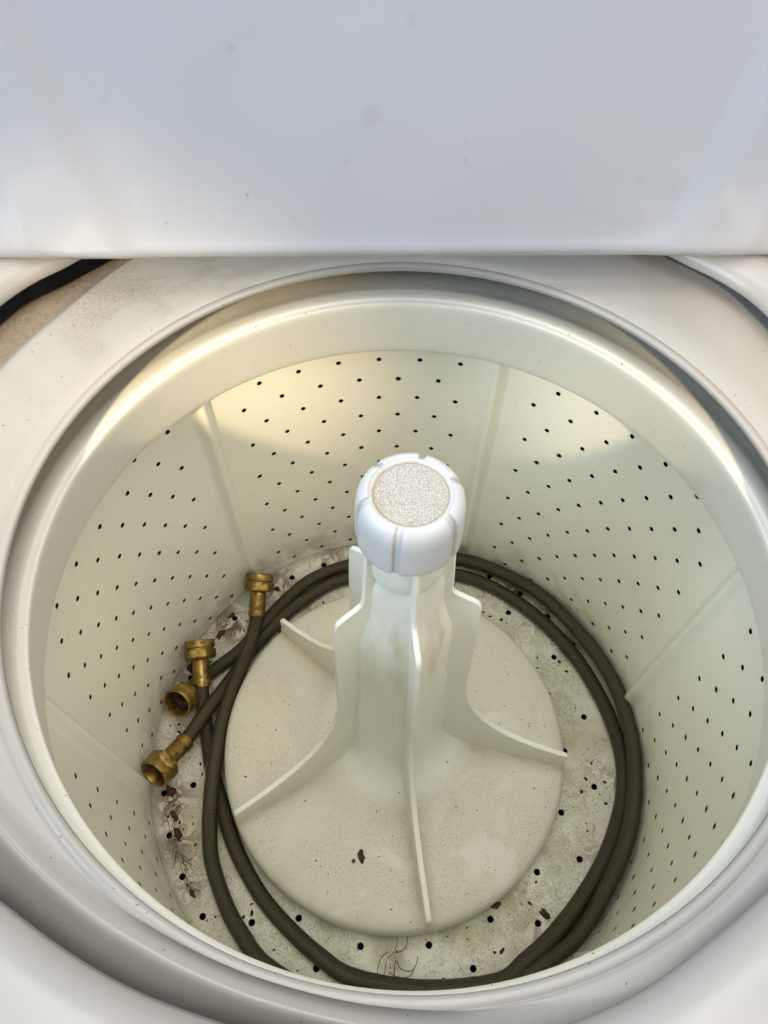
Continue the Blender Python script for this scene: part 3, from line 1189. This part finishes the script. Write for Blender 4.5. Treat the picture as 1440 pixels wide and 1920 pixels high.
flake("dirt_flake", (-.2295, .1650, FLOOR + .0003), .0048, M['dirt'], "dark spot on the floor left of the uppermost coupling's hose", "dirt", FG, 1.7, .6, 23, .4)


flake("dirt_flake", (-.2600, -.0640, FLOOR + .0003), .0052, M['rust'], "rusty lump right below the open brass coupling at left", "dirt", FG, 1.5, -1.1, 31, .5)
flake("dirt_flake", (-.2500, -.0900, FLOOR + .0003), .0040, M['rust'], "rusty brown lump halfway down the lint trail at left", "dirt", FG, 1.8, -1.0, 33, .5)
flake("dirt_flake", (-.2140, -.1690, FLOOR + .0003), .0032, M['rust'], "small rusty flake at the lower end of the lint trail", "dirt", FG, 1.8, -1.0, 35, .5)
flake("dirt_flake", (-.2380, .1370, FLOOR + .0003), .0050, M['rust'], "curved rusty flake on the floor left of the crossing hoses", "dirt", FG, 1.7, 1.0, 37, .4)
flake("dirt_flake", (.1850, .1890, FLOOR + .0003), .0040, M['dirt'], "black crumb lying between the two hoses at the back right", "dirt", FG, 1.6, -.8, 41, .5)


def tuft(name, label, strands, origin):
    V, F = [], []
    for pts, rad in strands:
        tube_data(catmull(pts, 5), rad, 4, V, F)
    o = mk(name, V, F, M['hair'], None, origin=origin)
    return tag(o, label, "lint", "lint tufts on the basket floor")


r = random.Random(5)
st = []
for k in range(34):                                          # clump below the open coupling
    t0 = r.random()
    x, y = -.262 + .020 * t0 + r.gauss(0, .0035), -.066 - .062 * t0 + r.gauss(0, .004)
    pts = []
    a = r.uniform(0, 6.28)
    for j in range(5):
        pts.append((x, y, FLOOR + .0012 + abs(r.gauss(0, .0014))))
        a += r.gauss(0, .8)
        x += .0055 * math.cos(a) * .6 + .0010
        y += .0060 * math.sin(a) - .0012
    st.append((pts, r.uniform(.00012, .0003)))
for k in range(16):                                          # thin trail running on towards the front
    t0 = r.random()
    x, y = -.243 + .030 * t0 + r.gauss(0, .0015), -.118 - .055 * t0 + r.gauss(0, .002)
    a = -1.05 + r.gauss(0, .3)
    pts = []
    for j in range(5):
        pts.append((x, y, FLOOR + .0008 + abs(r.gauss(0, .0006))))
        a += r.gauss(0, .35)
        x += .0045 * math.cos(a)
        y += .0050 * math.sin(a)
    st.append((pts, r.uniform(.00012, .0003)))
tuft("lint_tuft", "brown lint and hair trailing below the open brass coupling at left", st, (-.258, -.085, FLOOR))
st = []
for k in range(7):
    a = r.uniform(0, 6.28)
    x, y = .010 + r.gauss(0, .006), -.217 + r.gauss(0, .006)
    pts = []
    for j in range(6):
        pts.append((x, y, FLOOR + .0008 + abs(r.gauss(0, .0006))))
        a += r.uniform(.1, .9)
        x += .0065 * math.cos(a)
        y += .0075 * math.sin(a)
    st.append((pts, r.uniform(.0002, .0004)))
tuft("lint_tuft", "fine curled hair on the floor at the front under the rim", st, (.010, -.22, FLOOR))

# loose specks scattered over floor and agitator base
V, F = [], []
r = random.Random(77)
for k in range(520):
    if r.random() < .80:
        th = r.uniform(-math.pi, math.pi)
        rr = r.uniform(.203, .279)
        d = math.degrees(th)
        if not (-150 < d < -10) and r.random() < .45:
            continue
        zz = FLOOR + .0002
    else:
        th = r.uniform(-math.pi, math.pi)
        rr = .19 * math.sqrt(r.uniform(.12, 1))
        if min(abs(wrap(th - a)) * rr for a in FIN) < .005:
            continue
        zz = base_z(rr) + .0002
    p = pt(rr, th, zz)
    s = r.choice((.0005, .0005, .0006, .0008, .0012 if zz < -.51 else .0006, .0018 if zz < -.51 else .0005)) * r.uniform(.7, 1.2)
    b = len(V)
    n = 6
    st_, an = r.uniform(1, 2.2), r.uniform(0, 3.14)
    for lay, (sc, z) in enumerate(((1, 0), (.6, .45))):
        for q in range(n):
            t = 2 * math.pi * q / n
            x, y = s * sc * r.uniform(.7, 1.2) * math.cos(t) * st_, s * sc * r.uniform(.7, 1.2) * math.sin(t)
            V.append((p[0] + x * math.cos(an) - y * math.sin(an), p[1] + x * math.sin(an) + y * math.cos(an), p[2] + z * s))
    for q in range(n):
        q2 = (q + 1) % n
        F.append((b + q, b + q2, b + n + q2, b + n + q))
    F.append(tuple(b + n + q for q in range(n)))
tag(mk("dirt_specks", V, F, M['dirt'], None, origin=(0, 0, FLOOR)), "tiny dark specks scattered over the basket floor and agitator base", "dirt", None, "stuff")
